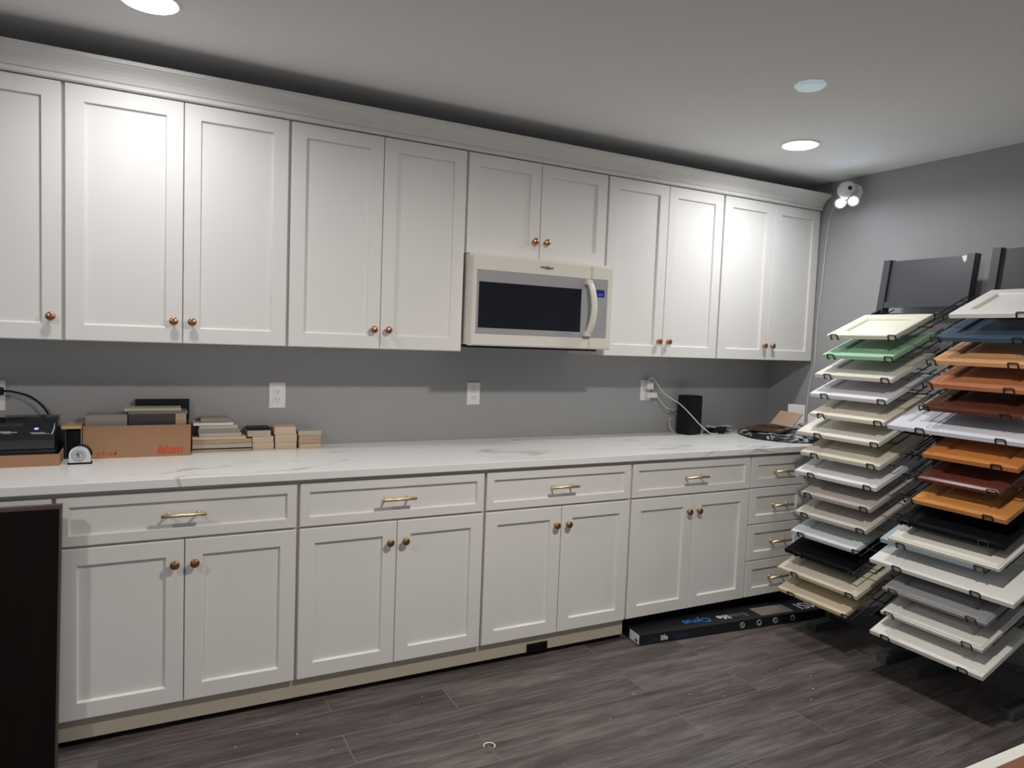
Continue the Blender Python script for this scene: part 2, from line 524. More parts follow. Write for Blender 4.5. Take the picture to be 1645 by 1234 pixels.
upper_cabinet(X[4], X[5], ZB, 2, 'tall white two-door wall cabinet directly right of the microwave')
upper_cabinet(X[5], X[6], ZB, 2, 'white two-door wall cabinet at the right end against the grey wall')

# crown moulding along the top of the wall cabinets
prof = [(-0.300, 2.284), (-0.336, 2.284), (-0.341, 2.288), (-0.341, 2.295), (-0.336, 2.299), (-0.337, 2.303), (-0.343, 2.306), (-0.346, 2.314),
        (-0.352, 2.326), (-0.362, 2.338), (-0.374, 2.347), (-0.386, 2.353), (-0.388, 2.356), (-0.398, 2.358), (-0.400, 2.371), (-0.300, 2.371)]
o = MB().prism(prof, lambda a, b, c: (c, a, b), 0.56, XR - 0.012).build('crown_molding', 'cab')
tag(o, 'long white crown molding running along the top of the wall cabinets', 'molding')

def base_cabinet(x0, x1, label, kind='doors', kick=True):
    t = thing('base_cabinet', ((x0 + x1) / 2, -0.30, 0), label, 'cabinet', 'white base cabinets')
    MB().box(x0, x1, YB + 0.0205, -0.001, 0.098, 0.883).build('cabinet_box', 'frame', t)
    MB().box(x0, x1, -0.530, -0.515, 0.0, 0.098).build('shade_board', 'dark', t)  # black board stands for the shaded void beneath the cabinet
    if kick:
        MB().box(x0, x1, -0.613, -0.598, 0.027, 0.0975).build('toe_kick', 'kick', t)
    g = 0.006
    xm = (x0 + x1) / 2
    if kind == 'doors':
        d = shaker('drawer', x0 + g, x1 - g, 0.700, 0.866, YB, t, 0.034)
        bar_pull(xm - 0.004, 0.786, YB, d)
        d = shaker('door', x0 + g, xm - 0.0015, 0.106, 0.691, YB, t); knob(xm - 0.032, 0.609, YB, d, 'knob')
        d = shaker('door', xm + 0.0015, x1 - g, 0.106, 0.691, YB, t); knob(xm + 0.032, 0.609, YB, d, 'knob')
    else:
        for z0, z1 in ((0.700, 0.866), (0.502, 0.695), (0.304, 0.497), (0.106, 0.299)):
            d = shaker('drawer', x0 + g, x1 - g, z0, z1, YB, t, 0.045)
            bar_pull(xm + 0.02, (z0 + z1) / 2 + 0.002, YB, d)
    return t
base_cabinet(X[0], X[1], 'white base cabinet mostly hidden behind the dark brown panel')
base_cabinet(X[1], X[2], 'white two-door base cabinet next to the dark brown panel at the left')
base_cabinet(X[2], X[3], 'white two-door base cabinet second from the dark brown panel')
base_cabinet(X[3], X[4], 'white two-door base cabinet below the microwave, low vent in its toe kick')
base_cabinet(X[4], X[5], 'white two-door base cabinet behind the long black flooring carton', kick=False)
base_cabinet(X[5], 4.612, 'narrow white base cabinet with four drawers beside the sample racks', 'drawers', False)
t = thing('corner_filler', (4.80, -0.30, 0), 'plain white filler cabinet in the corner behind the left sample rack', 'cabinet')
MB().box(4.612, XR - 0.002, YB + 0.004, -0.001, 0.098, 0.883).build('filler_panel', 'cab', t)
MB().box(4.612, XR - 0.002, -0.530, -0.515, 0.0, 0.098).build('shade_board', 'dark', t)  # same black backing painted in for the shaded recess

o = MB().box(X[0] - 0.01, XR - 0.0015, -0.655, -0.0015, 0.8835, 0.914, 0.002).build('countertop', 'quartz')
tag(o, 'long white quartz countertop with grey veins on the base cabinets', 'countertop')

t = thing('toe_kick_vent', (2.944, -0.613, 0.028), 'small dark vent set low in the toe kick below the microwave', 'vent')
MB().loops([(2.890, 2.998, 0.0275, 0.064, 0), (2.890, 2.998, 0.0275, 0.064, 0.004), (2.896, 2.992, 0.033, 0.058, 0.004), (2.896, 2.992, 0.033, 0.058, 0.001)],
           mapf=lambda u, v, n: (u, -0.6132 - n, v)).build('vent_frame', 'dark', t)
mb = MB()
for i in range(3):
    mb.box(2.8965, 2.9915, -0.6170, -0.6140, 0.0365 + i * 0.007, 0.0385 + i * 0.007)
mb.build('vent_grille', 'dark', t)

# ------------------------------------------------------------------ microwave under its cabinet
def microwave():
    yf = -0.420
    x0, x1, z0, z1 = 2.651, 3.399, 1.404, 1.8095
    t = thing('microwave', ((x0 + x1) / 2, -0.2, z0), 'bisque over-range microwave with grey door under the short wall cabinet', 'microwave')
    MB().box(x0 + 0.004, x1 + 0.008, -0.372, -0.002, z0 + 0.004, 1.8225, 0.002).build('body', 'mw', t)
    xs = 3.283
    def front(name, a, b):
        g = [(a, b, z0, z1, 0), (a, b, z0, z1, 0.040), (a + 0.006, b - 0.006, z0 + 0.006, z1 - 0.006, 0.047)]
        return MB().loops(g, mapf=lambda u, v, n: (u, -0.373 - n, v)).build(name, 'mw', t)
    d = front('door', x0, xs - 0.0008)
    p = front('control_panel', xs + 0.0008, x1 + 0.012)
    MB().loops([(2.669, xs - 0.0008, 1.459, 1.747, -0.001), (2.669, xs - 0.0008, 1.459, 1.747, 0.0010), (2.671, xs - 0.0015, 1.461, 1.745, 0.0014)],
               mapf=lambda u, v, n: (u, yf - n, v)).build('door_border', 'mwgrey', d)
    MB().loops([(2.680, 3.226, 1.486, 1.693, 0), (2.680, 3.226, 1.486, 1.693, 0.0020), (2.682, 3.224, 1.488, 1.691, 0.0024)],
               mapf=lambda u, v, n: (u, yf - n, v)).build('window', 'mwwin', d)
    # bowed handle with two feet
    mb = MB()
    pts = []
    for i in range(17):
        a = -1 + 2 * i / 16
        pts.append((a, 0.050 * (1 - a * a) ** 0.6))
    zc, hh = 1.603, 0.138
    lx = 3.249
    vs, fs = [], []
    for a, d_ in pts:
        z = zc + a * hh
        cx = lx + 0.006 + 0.018 * (1 - a * a)
        for (dx, dy) in ((-0.019, 0.0), (-0.012, -0.009), (0.012, -0.009), (0.019, 0.0), (0.012, 0.006), (-0.012, 0.006)):
            vs.append((cx + dx, yf - 0.0075 - d_ * 0.78 + dy, z))
    for i in range(16):
        for j in range(6):
            fs.append((i * 6 + j, i * 6 + (j + 1) % 6, i * 6 + 6 + (j + 1) % 6, i * 6 + 6 + j))
    fs.append(tuple(range(6))[::-1]); fs.append(tuple(range(96, 102)))
    mb.add(vs, fs, True)
    for s in (-1, 1):
        mb.box(lx - 0.010, lx + 0.022, yf - 0.030, yf - 0.0008, zc + s * (hh - 0.014) - 0.012, zc + s * (hh - 0.014) + 0.012, 0.003)
    mb.build('handle', 'mw', d)
    MB().loops([(xs + 0.0012, 3.379, 1.461, 1.748, -0.001), (xs + 0.0012, 3.379, 1.461, 1.748, 0.0010), (xs + 0.003, 3.377, 1.463, 1.746, 0.0014)],
               mapf=lambda u, v, n: (u, yf - n, v)).build('keypad_face', 'mwgrey', p)
    s = MB().box(3.311, 3.359, yf - 0.0032, yf - 0.001, 1.661, 1.696, 0.0006).build('display', 'display', p)
    mb = MB()
    for x in (3.3255, 3.333, 3.3435):
        mb.box(x, x + 0.0045, yf - 0.0037, yf - 0.003, 1.668, 1.677)
    mb.build('digits', 'digits', p)
    mb = MB()
    for (x, z) in ((3.355, 1.615), (3.352, 1.585), (3.300, 1.500), (3.318, 1.490), (3.336, 1.487)):
        mb.box(x, x + 0.010, yf - 0.0019, yf - 0.0012, z, z + 0.0022)
    mb.build('key_legends', 'silver', p)
    lettering('brand_lettering', 'Whirlpool', 0.0165, frame_T((3.0275, yf - 0.0006, 1.7795), (1, 0, 0), (0, 0, 1), (0, -1, 0)), 'ink', d, 0.0004, 'CENTER')
    mb = MB()
    mb.tube([(3.034 + 0.015 * math.cos(a), yf - 0.0008, 1.7795 + 0.0075 * math.sin(a)) for a in [0.5 + i * 0.33 for i in range(17)]], 0.0008, 6)
    mb.build('brand_swirl', 'ink', d)
    mb = MB().box(x0 + 0.03, x1 - 0.03, -0.36, -0.05, z0 - 0.010, z0 + 0.0035, 0.003)
    mb.build('vent_underside', 'dark', t)
microwave()

# ------------------------------------------------------------------ outlets on the back wall
def outlet(x, z, label):
    t = thing('wall_outlet', (x, 0, z), label, 'outlet', 'white wall outlets')
    MB().loops([(x - 0.0365, x + 0.0365, z - 0.059, z + 0.059, 0.0), (x - 0.0365, x + 0.0365, z - 0.059, z + 0.059, 0.003), (x - 0.033, x + 0.033, z - 0.0555, z + 0.0555, 0.006)],
               mapf=lambda u, v, n: (u, -n - 0.0003, v)).build('cover_plate', 'plate', t)
    for s in (-1, 1):
        zc = z + s * 0.0195
        r = MB().loops([(x - 0.0165, x + 0.0165, zc - 0.014, zc + 0.014, 0.005), (x - 0.0165, x + 0.0165, zc - 0.014, zc + 0.014, 0.0075), (x - 0.015, x + 0.015, zc - 0.0125, zc + 0.0125, 0.0085)],
                       mapf=lambda u, v, n: (u, -n, v)).build('receptacle', 'plate', t)
        mb = MB()
        mb.box(x - 0.0075, x - 0.0055, -0.0090, -0.0084, zc - 0.002, zc + 0.006)
        mb.box(x + 0.0055, x + 0.0075, -0.0090, -0.0084, zc - 0.002, zc + 0.005)
        mb.lathe((x, -0.0083, zc - 0.008), (0, -1, 0), [(0.0022, 0), (0.0022, 0.0006)], 10)
        mb.build('slots', 'ink', r)
outlet(0.838, 1.145, 'white wall outlet with a black plug at the left edge of the photo')
outlet(1.886, 1.144, 'white wall outlet above the stacks of small wood blocks')
outlet(2.861, 1.151, 'white wall outlet below the microwave with nothing plugged in')
outlet(3.973, 1.168, 'white wall outlet holding two white plugs left of the black speaker')

# ------------------------------------------------------------------ two door-sample racks by the right wall
TILT = math.radians(22)
CT, ST = math.cos(TILT), math.sin(TILT)
U = Vector((0, -1, 0)); V = Vector((CT, 0, ST)); NN = Vector((-ST, 0, CT))
LEAN = 0.148            # how far the uprights lean back per metre of height
XP0 = 4.545             # front of the uprights at the floor

def post_x(z): return XP0 + LEAN * z

def rack(yc, tiers, half, hook_half, label, ztop):
    t = thing('display_rack', (XP0, yc, 0), label, 'display rack', 'charcoal wire racks for door samples')
    pw = 0.036
    hy = 0.232
    def lean_box(y0, y1, z0, z1, d0, d1, mb):
        """box between two heights that leans with the uprights; d is the distance behind their front"""
        vs = []
        for z in (z0, z1):
            for y in (y0, y1):
                for d in (d0, d1):
                    vs.append((post_x(z) + d, y, z))
        return mb.add(vs, [(0, 1, 3, 2), (4, 6, 7, 5), (0, 4, 5, 1), (2, 3, 7, 6), (0, 2, 6, 4), (1, 5, 7, 3)])
    for s in (-1, 1):
        y = yc + s * (hy - pw / 2)
        lean_box(y - pw / 2, y + pw / 2, 0.042, ztop, 0.0, 0.052, MB()).build('upright', 'rack', t)
        f = MB().box(4.405, XR - 0.012, yc + s * 0.195 - 0.026, yc + s * 0.195 + 0.026, 0.0, 0.042, 0.003).build('foot', 'rack', t)
    lean_box(yc - hy + 0.02, yc + hy - 0.02, 0.05, 0.13, 0.010, 0.040, MB()).build('lower_rail', 'rack', t)
    h = lean_box(yc - hy + pw, yc + hy - pw, ztop - 0.245, ztop - 0.006, 0.018, 0.026, MB()).build('header_panel', 'rack', t)
    lean_box(yc - hy + pw, yc + hy - pw, ztop - 0.252, ztop - 0.222, 0.004, 0.026, MB()).build('header_lip', 'rack', h)
    # shelves of bent wire
    th = 0.020
    r = 0.0030
    for (xh, zh) in tiers:
        o = Vector((xh, yc, zh))
        def P(u, v, n): return o + U * u + V * v + NN * n
        # reach of the shelf back to the uprights
        L = (post_x(zh + 0.15) - xh) / CT + 0.004
        if zh > 1.55:
            L = 0.31
        base = -th / 2 - r - 0.0004
        mb = MB()
        for s in (-1, 1):
            for e in (-0.018, 0.018):
                mb.tube([P(s * hook_half + e, 0.004, base), P(s * hook_half + e, L, base)], r, 6)
            mb.tube([P(s * half, 0.07, base), P(s * half, L, base)], r, 6)
        for v in (0.075, 0.20, L - 0.05):
            mb.tube([P(-half, v, base - 2 * r), P(half, v, base - 2 * r)], r, 6)
        sh = mb.build('wire_shelf', 'wire', t)
        for s in (-1, 1):
            if zh > 1.55:
                break
            MB().add([P(s * (hy - 0.022) + a, v, n) for v in (L - 0.06, L) for a in (-0.008, 0.008) for n in (base - 0.014, base + 0.004)],
                     [(0, 1, 3, 2), (4, 6, 7, 5), (0, 4, 5, 1), (2, 3, 7, 6), (0, 2, 6, 4), (1, 5, 7, 3)]).build('bracket', 'wire', sh)
        for s in (-1, 1):
            c = s * hook_half
            top = th / 2 + 0.003
            f = -0.0042
            mb = MB().tube([P(c - 0.018, 0.006, base), P(c - 0.018, f + 0.002, base), P(c - 0.018, f, base + 0.003), P(c - 0.018, f, top - 0.003), P(c - 0.015, f, top),
                            P(c + 0.015, f, top), P(c + 0.018, f, top - 0.003), P(c + 0.018, f, base + 0.003), P(c + 0.018, f + 0.002, base), P(c + 0.018, 0.006, base)], r, 6)
            mb.build('hook', 'wire', sh)
    return t
LT = [(4.38 - 0.0145 * k, 1.512 - 0.0983 * k) for k in range(14)]
RT = [(4.3475 - 0.0145 * k, 1.606 - 0.0979 * k) for k in range(15)]
rack(-1.100, LT, 0.215, 0.153, 'charcoal display rack of wire shelves nearest the corner, blank header panel on top', 1.930)
rack(-1.640, RT, 0.215, 0.160, 'charcoal display rack of wire shelves at the right edge of the photo', 1.945)

def sample(tier, y0, y1, mat, style, label, group, depth=0.32, pmat=None, lift=0.0, fwd=0.0, extra=None, th=0.020):
    """a sample cabinet door lying on a tilted shelf, front edge in the hooks"""
    xh, zh = tier
    o = Vector((xh, y0, zh)) - NN * 0.010 + NN * lift + V * fwd
    w, d = y0 - y1, depth
    ctr = o + U * w / 2 + V * d / 2
    t = thing('door_sample', tuple(o + U * w / 2), label, 'door sample', group)
    def mp(u, v, n): return o + U * u + V * v + NN * n
    if style == 'slab':
        MB().loops([(0, w, 0, d, 0), (0, w, 0, d, th - 0.002), (0.002, w - 0.002, 0.002, d - 0.002, th)], mapf=mp).build('slab', mat, t)
        return t
    r = {'shaker': 0.056, 'raised': 0.056, 'wide': 0.072, 'step': 0.054, 'edge': 0.060}[style]
    fr = [(0, 0), (0, th - 0.003), (0.003, th)]
    if style == 'step':
        fr = [(0, 0), (0, th - 0.008), (0.004, th - 0.006), (0.006, th - 0.003), (0.009, th)]
    if style == 'edge':
        fr = [(0, 0), (0, th - 0.007), (0.012, th - 0.002), (0.015, th)]
    fr += [(r, th), (r + 0.006, th - 0.006), (r + 0.007, th - 0.010), (r + 0.007, 0.002)]
    MB().loops([(i, w - i, i, d - i, n) for i, n in fr], ring=True, mapf=mp).build('frame', mat, t)
    a = r + 0.0068
    pr = [(a, 0.003), (a, th - 0.011)]
    if style in ('raised', 'step'):
        pr += [(a + 0.006, th - 0.011), (a + 0.034, th - 0.004), (a + 0.036, th - 0.0025)]
    MB().loops([(i, w - i, i, d - i, n) for i, n in pr], mapf=mp).build('panel', pmat or mat, t)
    return t

def col(name, c, rough=0.42, spec=0.5):
    M[name] = paint(name, c, rough, var=0.03, scale=14, spec=spec)
col('s_cream', (0.66, 0.65, 0.53)); col('s_green', (0.33, 0.56, 0.38)); col('s_ivorygrey', (0.68, 0.67, 0.60))
col('s_coolwhite', (0.74, 0.74, 0.78)); col('s_ivory', (0.78, 0.74, 0.62)); col('s_antique', (0.80, 0.78, 0.70))
col('s_beige', (0.70, 0.66, 0.54)); col('s_white', (0.78, 0.80, 0.83)); col('s_greige', (0.47, 0.43, 0.40))
col('s_lightgreige', (0.58, 0.55, 0.50)); col('s_iceblue', (0.66, 0.72, 0.75)); col('s_black', (0.0040, 0.0042, 0.006), 0.55, 0.12)
col('s_linen', (0.68, 0.62, 0.50)); col('s_sand', (0.66, 0.57, 0.41)); col('s_bone', (0.74, 0.72, 0.69))
col('s_navy', (0.042, 0.075, 0.120), 0.32); col('s_lavender', (0.66, 0.68, 0.76)); col('s_paleblue', (0.36, 0.45, 0.50))
col('s_offwhite', (0.72, 0.70, 0.64)); col('s_warmwhite', (0.78, 0.78, 0.76)); col('s_grey', (0.26, 0.265, 0.275))
col('s_stone', (0.66, 0.65, 0.61)); col('s_white2', (0.76, 0.75, 0.71)); col('s_greyedge', (0.36, 0.38, 0.38))
M['s_maple'] = wood('s_maple', (0.55, 0.27, 0.12), (0.70, 0.39, 0.19), 0.38)
M['s_cherry'] = wood('s_cherry', (0.40, 0.145, 0.065), (0.52, 0.215, 0.10), 0.36)
M['s_walnut'] = wood('s_walnut', (0.075, 0.024, 0.014), (0.135, 0.048, 0.028), 0.18, coat=0.5)
M['s_orange'] = wood('s_orange', (0.46, 0.155, 0.040), (0.58, 0.23, 0.065), 0.36)
M['s_mahog'] = wood('s_mahog', (0.090, 0.020, 0.014), (0.15, 0.042, 0.030), 0.30)
M['s_honey'] = wood('s_honey', (0.50, 0.20, 0.055), (0.62, 0.28, 0.085), 0.36)

GL = 'door samples on the left rack'
GR = 'door samples on the right rack'
left = [
 (-0.902, -1.261, 's_cream', 'shaker', 'cream door sample on the topmost shelf of the left rack', 0.305),
 (-0.896, -1.266, 's_green', 'raised', 'mint green door sample on the left rack', 0.34),
 (-0.870, -1.286, 's_ivorygrey', 'shaker', 'pale ivory grey door sample just below the mint green one', 0.33),
 (-0.860, -1.276, 's_coolwhite', 'shaker', 'cool white door sample, fourth from the top of the left rack', 0.33),
 (-0.879, -1.282, 's_ivory', 'raised', 'ivory door sample, fifth from the top of the left rack', 0.33),
 (-0.819, -1.269, 's_antique', 'shaker', 'antique white door sample beside the white cards, sixth from the top of the left rack', 0.33),
 (-0.862, -1.296, 's_beige', 'raised', 'beige cream door sample, seventh from the top of the left rack', 0.33),
 (-0.847, -1.296, 's_white', 'shaker', 'bright bluish white door sample in the middle of the left rack', 0.31),
 (-0.904, -1.286, 's_greige', 'shaker', 'taupe grey door sample just below the bright bluish white one', 0.33),
 (-0.888, -1.283, 's_lightgreige', 'shaker', 'light greige door sample below the taupe grey one', 0.33),
 (-0.884, -1.248, 's_iceblue', 'shaker', 'icy blue white door sample just above the black one on the left rack', 0.31),
 (-0.866, -1.236, 's_black', 'slab', 'flat black door sample on the left rack near the bottom', 0.32),
 (-0.840, -1.291, 's_linen', 'wide', 'linen coloured door sample second from the bottom of the left rack', 0.31),
 (-0.861, -1.248, 's_sand', 'shaker', 'sand yellow door sample on the bottom shelf of the left rack', 0.33)]
for k, (a, b, m, st, lb, dp) in enumerate(left):
    sample(LT[k], a, b, m, st, lb, GL, dp)
right = [
 (-1.520, -1.930, 's_bone', 'shaker', 'bone white door sample on the topmost shelf of the right rack', 0.32),
 (-1.475, -1.880, 's_navy', 'shaker', 'navy blue door sample on the right rack', 0.33),
 (-1.479, -1.870, 's_maple', 'raised', 'light orange maple door sample just below the navy one', 0.33),
 (-1.479, -1.860, 's_cherry', 'raised', 'reddish cherry wood door sample, fourth from the top of the right rack', 0.33),
 (-1.474, -1.860, 's_walnut', 'raised', 'glossy dark walnut door sample above the wide lavender white one', 0.33),
 (-1.330, -1.985, 's_lavender', 'shaker', 'wide lavender white door sample jutting out left of the right rack', 0.36),
 (-1.507, -1.876, 's_orange', 'raised', 'orange stained wood door sample just below the wide lavender white one', 0.32),
 (-1.502, -1.824, 's_mahog', 'edge', 'dark red mahogany door sample between two orange ones', 0.32),
 (-1.492, -1.865, 's_honey', 'raised', 'honey orange wood door sample just above the black one on the right rack', 0.32),
 (-1.451, -1.869, 's_black', 'slab', 'flat black door sample on the right rack', 0.33),
 (-1.424, -1.872, 's_offwhite', 'step', 'off-white door sample with stepped edge below the black one on the right rack', 0.33),
 (-1.352, -1.934, 's_warmwhite', 'wide', 'widest white door sample, fourth from the bottom of the right rack', 0.34),
 (-1.429, -1.854, 's_grey', 'step', 'mid grey door sample on the right rack', 0.32),
 (-1.439, -1.855, 's_stone', 'step', 'stone white door sample just below the mid grey one', 0.32),
 (-1.407, -1.872, 's_white2', 'wide', 'white door sample on the bottom shelf of the right rack', 0.33)]
for k, (a, b, m, st, lb, dp) in enumerate(right):
    sample(RT[k], a, b, m, st, lb, GR, dp, lift=0.0215 if k == 10 else 0.0)
sample(RT[10], -1.385, -1.80, 's_paleblue', 'slab', 'pale blue grey door sample lying under the off-white one with stepped edge', GR, 0.33)

o = MB().prism([(-1.262, 0.0), (-1.300, 0.004), (-1.306, -0.020), (-1.290, -0.016), (-1.279, -0.034), (-1.270, -0.018)],
               lambda a, b, c: (post_x(1.922 + b) + 0.0170 - c, a, 1.922 + b), 0.0, 0.0012).build('paper_tag', 'white')
tag(o, 'torn white paper tag stuck on the header panel of the left rack', 'tag')

# ------------------------------------------------------------------ things on the counter, left end
ZC = 0.9143
def tray():
    t = thing('cardboard_tray', (0.95, -0.18, ZC), 'shallow brown cardboard tray under the black machine', 'tray')
    x0, x1, y0, y1, h = 0.815, 1.079, -0.298, -0.050, 0.043
    MB().box(x0, x1, y0, y1, ZC, ZC + 0.004).build('base', 'card', t)
    for a in ((x0, x1, y0, y0 + 0.004), (x0, x1, y1 - 0.004, y1), (x0, x0 + 0.004, y0 + 0.004, y1 - 0.004), (x1 - 0.004, x1, y0 + 0.004, y1 - 0.004)):
        MB().box(*a, ZC + 0.004, ZC + h).build('side', 'card', t)
tray()
def machine():
    x0, x1, y0, y1 = 0.835, 1.062, -0.288, -0.066
    z = ZC + 0.0045
    t = thing('card_printer', ((x0 + x1) / 2, (y0 + y1) / 2, z), 'glossy black desktop machine with blue light in the cardboard tray', 'printer')
    def mx(u, v, c): return (c, u, v)
    low = [(y0, z), (y0, z + 0.048), (y0 + 0.006, z + 0.054), (y1, z + 0.054), (y1, z)]
    MB().prism(low, mx, x0, x1).build('base', 'dark', t)
    top = [(y0 + 0.004, z + 0.058), (y0 + 0.002, z + 0.094), (y0 + 0.012, z + 0.108), (y1 - 0.055, z + 0.156), (y1 - 0.02, z + 0.160), (y1, z + 0.150), (y1, z + 0.058)]
    c = MB().prism(top, mx, x0 + 0.001, x1 - 0.001).build('cover', 'gloss', t)
    MB().box(x0 + 0.004, x1 - 0.004, y0 + 0.012, y1 - 0.01, z + 0.0535, z + 0.0585).build('paper_slot', 'dark', t)
    # face of the sloping lid
    p0, p1 = Vector((0, y0 + 0.012, z + 0.108)), Vector((0, y1 - 0.055, z + 0.156))
    vv = (p1 - p0).normalized(); nn = Vector((0, -vv.z, vv.y))
    def mp(u, v, n): return Vector((u, p0.y, p0.z)) + vv * v + nn * n
    MB().loops([(0.872, 0.955, 0.075, 0.105, 0), (0.872, 0.955, 0.075, 0.105, 0.001)], mapf=mp).build('screen', 'charcoal', c)
    mb = MB()
    for (a, b, c0, c1) in ((0.868, 0.905, 0.030, 0.034), (0.878, 0.945, 0.020, 0.026), (0.905, 0.925, 0.014, 0.032), (0.985, 1.03, 0.014, 0.019), (0.99, 1.045, 0.006, 0.009)):
        mb.loops([(a, b, c0, c1, 0), (a, b, c0, c1, 0.0008)], mapf=mp)
    mb.build('printed_marks', 'silver', c)
    q = mp(1.000, 0.052, 0)
    MB().lathe(q, nn, [(0.007, -0.001), (0.007, 0.0015), (0.0, 0.002)], 16).build('status_light', 'led', c)
    MB().tube([mp(1.052, 0.0, 0.0), mp(1.055, 0.05, 0.0005), mp(1.052, 0.1, 0.0)], 0.0025, 6).build('edge_trim', 'silver', c)
machine()
# its plug and cord
t = thing('power_plug', (0.835, -0.01, 1.165), 'black plug in the outlet at the left edge of the photo', 'plug')
MB().box(0.812, 0.872, -0.045, -0.0092, 1.150, 1.180, 0.006).build('plug_body', 'dark', t)
def bez(pts, n=8):
    """smooth curve through the given points"""
    P = [Vector(p) for p in pts]
    out = []
    for i in range(len(P) - 1):
        a = P[i - 1] if i else P[i] * 2 - P[i + 1]
        b, c = P[i], P[i + 1]
        d = P[i + 2] if i + 2 < len(P) else P[i + 1] * 2 - P[i]
        for j in range(n):
            t_ = j / n
            out.append(0.5 * ((2 * b) + (c - a) * t_ + (2 * a - 5 * b + 4 * c - d) * t_ ** 2 + (3 * b - a - 3 * c + d) * t_ ** 3))
    out.append(P[-1])
    return out
MB().tube(bez([(0.868, -0.030, 1.166), (0.900, -0.030, 1.163), (0.955, -0.030, 1.145), (0.995, -0.030, 1.110), (1.018, -0.032, 1.070), (1.022, -0.030, 1.03), (1.015, -0.055, 1.000), (1.010, -0.064, 0.99)]), 0.0042, 8).build('power_cord', 'dark', t)

def carton():
    t = thing('open_carton', (1.10, -0.12, ZC), 'small open cardboard carton with dark inside between the machine and the long box', 'box')
    x0, x1, y0, y1, z1 = 1.083, 1.139, -0.16, -0.03, ZC + 0.117
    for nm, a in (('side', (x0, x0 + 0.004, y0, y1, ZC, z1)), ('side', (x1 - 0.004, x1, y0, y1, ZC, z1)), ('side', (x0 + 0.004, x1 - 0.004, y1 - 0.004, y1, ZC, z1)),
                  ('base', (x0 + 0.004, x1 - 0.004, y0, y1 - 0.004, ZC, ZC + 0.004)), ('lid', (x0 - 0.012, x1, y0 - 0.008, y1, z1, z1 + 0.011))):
        MB().box(*a).build(nm, 'cardlight' if nm == 'lid' or a[0] > x0 + 0.03 else 'charcoal', t)  # charcoal walls put the shade of the carton's inside into the colour
carton()
o = MB().box(1.088, 1.134, -0.128, -0.040, ZC + 0.0045, ZC + 0.105).build('inner_shade_block', 'blackboard')  # black filler added for the dark hollow of the carton
tag(o, 'black filler block standing in for the dark inside of the small open carton', 'block')

def tape_measure():
    cx, cy = 1.140, -0.272
    t = thing('tape_measure', (cx, cy, ZC), 'round chrome tape measure in front of the brown cardboard box', 'tape measure')
    r = 0.034
    poly = [(-0.034, 0.0)] + [(r * math.cos(a), 0.033 + r * math.sin(a)) for a in [math.pi - i * math.pi / 20 for i in range(0, 18)]] + [(0.036, 0.030), (0.036, 0.0)]
    zc = ZC + 0.001
    MB().prism(poly, lambda u, v, c: (cx + u, cy + c, zc + v), -0.017, 0.017).build('case', 'chrome', t)
    MB().lathe((cx - 0.002, cy - 0.017, zc + 0.034), (0, -1, 0), [(0.025, -0.001), (0.025, 0.001), (0.021, 0.003), (0.013, 0.003), (0.012, 0.0015), (0.0, 0.0015)], 28).build('face_dial', 'silver', t)
    MB().lathe((cx - 0.002, cy - 0.0185, zc + 0.034), (0, -1, 0), [(0.0075, -0.001), (0.0075, 0.003), (0.0, 0.0035)], 16).build('hub', 'chrome', t)
    MB().box(cx - 0.0045, cx + 0.0005, cy - 0.0226, cy - 0.0215, zc + 0.028, zc + 0.040).build('hub_mark', 'ink', t)
    mb = MB().box(cx - 0.038, cx + 0.040, cy - 0.0185, cy + 0.0185, zc - 0.0008, zc + 0.006, 0.002)
    mb.build('base_strip', 'dark', t)
    rim = [(cx + (r + 0.001) * math.cos(a), cy, zc + 0.033 + (r + 0.001) * math.sin(a)) for a in [-0.1 + i * 0.16 for i in range(12)]]
    MB().tube(rim, 0.006, 8).build('grip_band', 'dark', t)
tape_measure()

def long_box():
    x0, x1, y0, y1, z1 = 1.143, 1.521, -0.178, -0.028, ZC + 0.127
    t = thing('cardboard_box', ((x0 + x1) / 2, (y0 + y1) / 2, ZC), 'long brown cardboard box with red lettering holding sample boards', 'box')
    MB().box(x0, x1, y0, y1, ZC, ZC + 0.004).build('base', 'card', t)
    f = MB().box(x0, x1, y0, y0 + 0.004, ZC + 0.004, z1).build('front', 'card', t)
    MB().box(x0, x1, y1 - 0.004, y1, ZC + 0.004, z1).build('side', 'card', t)
    MB().box(x0, x0 + 0.004, y0 + 0.004, y1 - 0.004, ZC + 0.004, z1).build('side', 'card', t)
    MB().box(x1 - 0.004, x1, y0 + 0.004, y1 - 0.004, ZC + 0.004, z1).build('side', 'card', t)
    T = frame_T((1.448, y0 - 0.0003, ZC + 0.027), (1, 0, 0), (0.22, 0, 1), (0, -1, 0))
    lettering('red_lettering', 'blum', 0.047, T, 'red', f, 0.0016, 'CENTER')
    mb = MB()
    for (a, b, c, d) in ((1.188, 1.198, 0.012, 0.022), (1.203, 1.206, 0.016, 0.022), (1.210, 1.216, 0.012, 0.030), (1.222, 1.225, 0.013, 0.018), (1.231, 1.240, 0.012, 0.022), (1.243, 1.254, 0.012, 0.023), (1.2515, 1.2545, 0.012, 0.029)):
        mb.box(a, b, y0 - 0.0008, y0 + 0.0002, ZC + c, ZC + d)
    mb.build('red_print', 'red', f)
long_box()

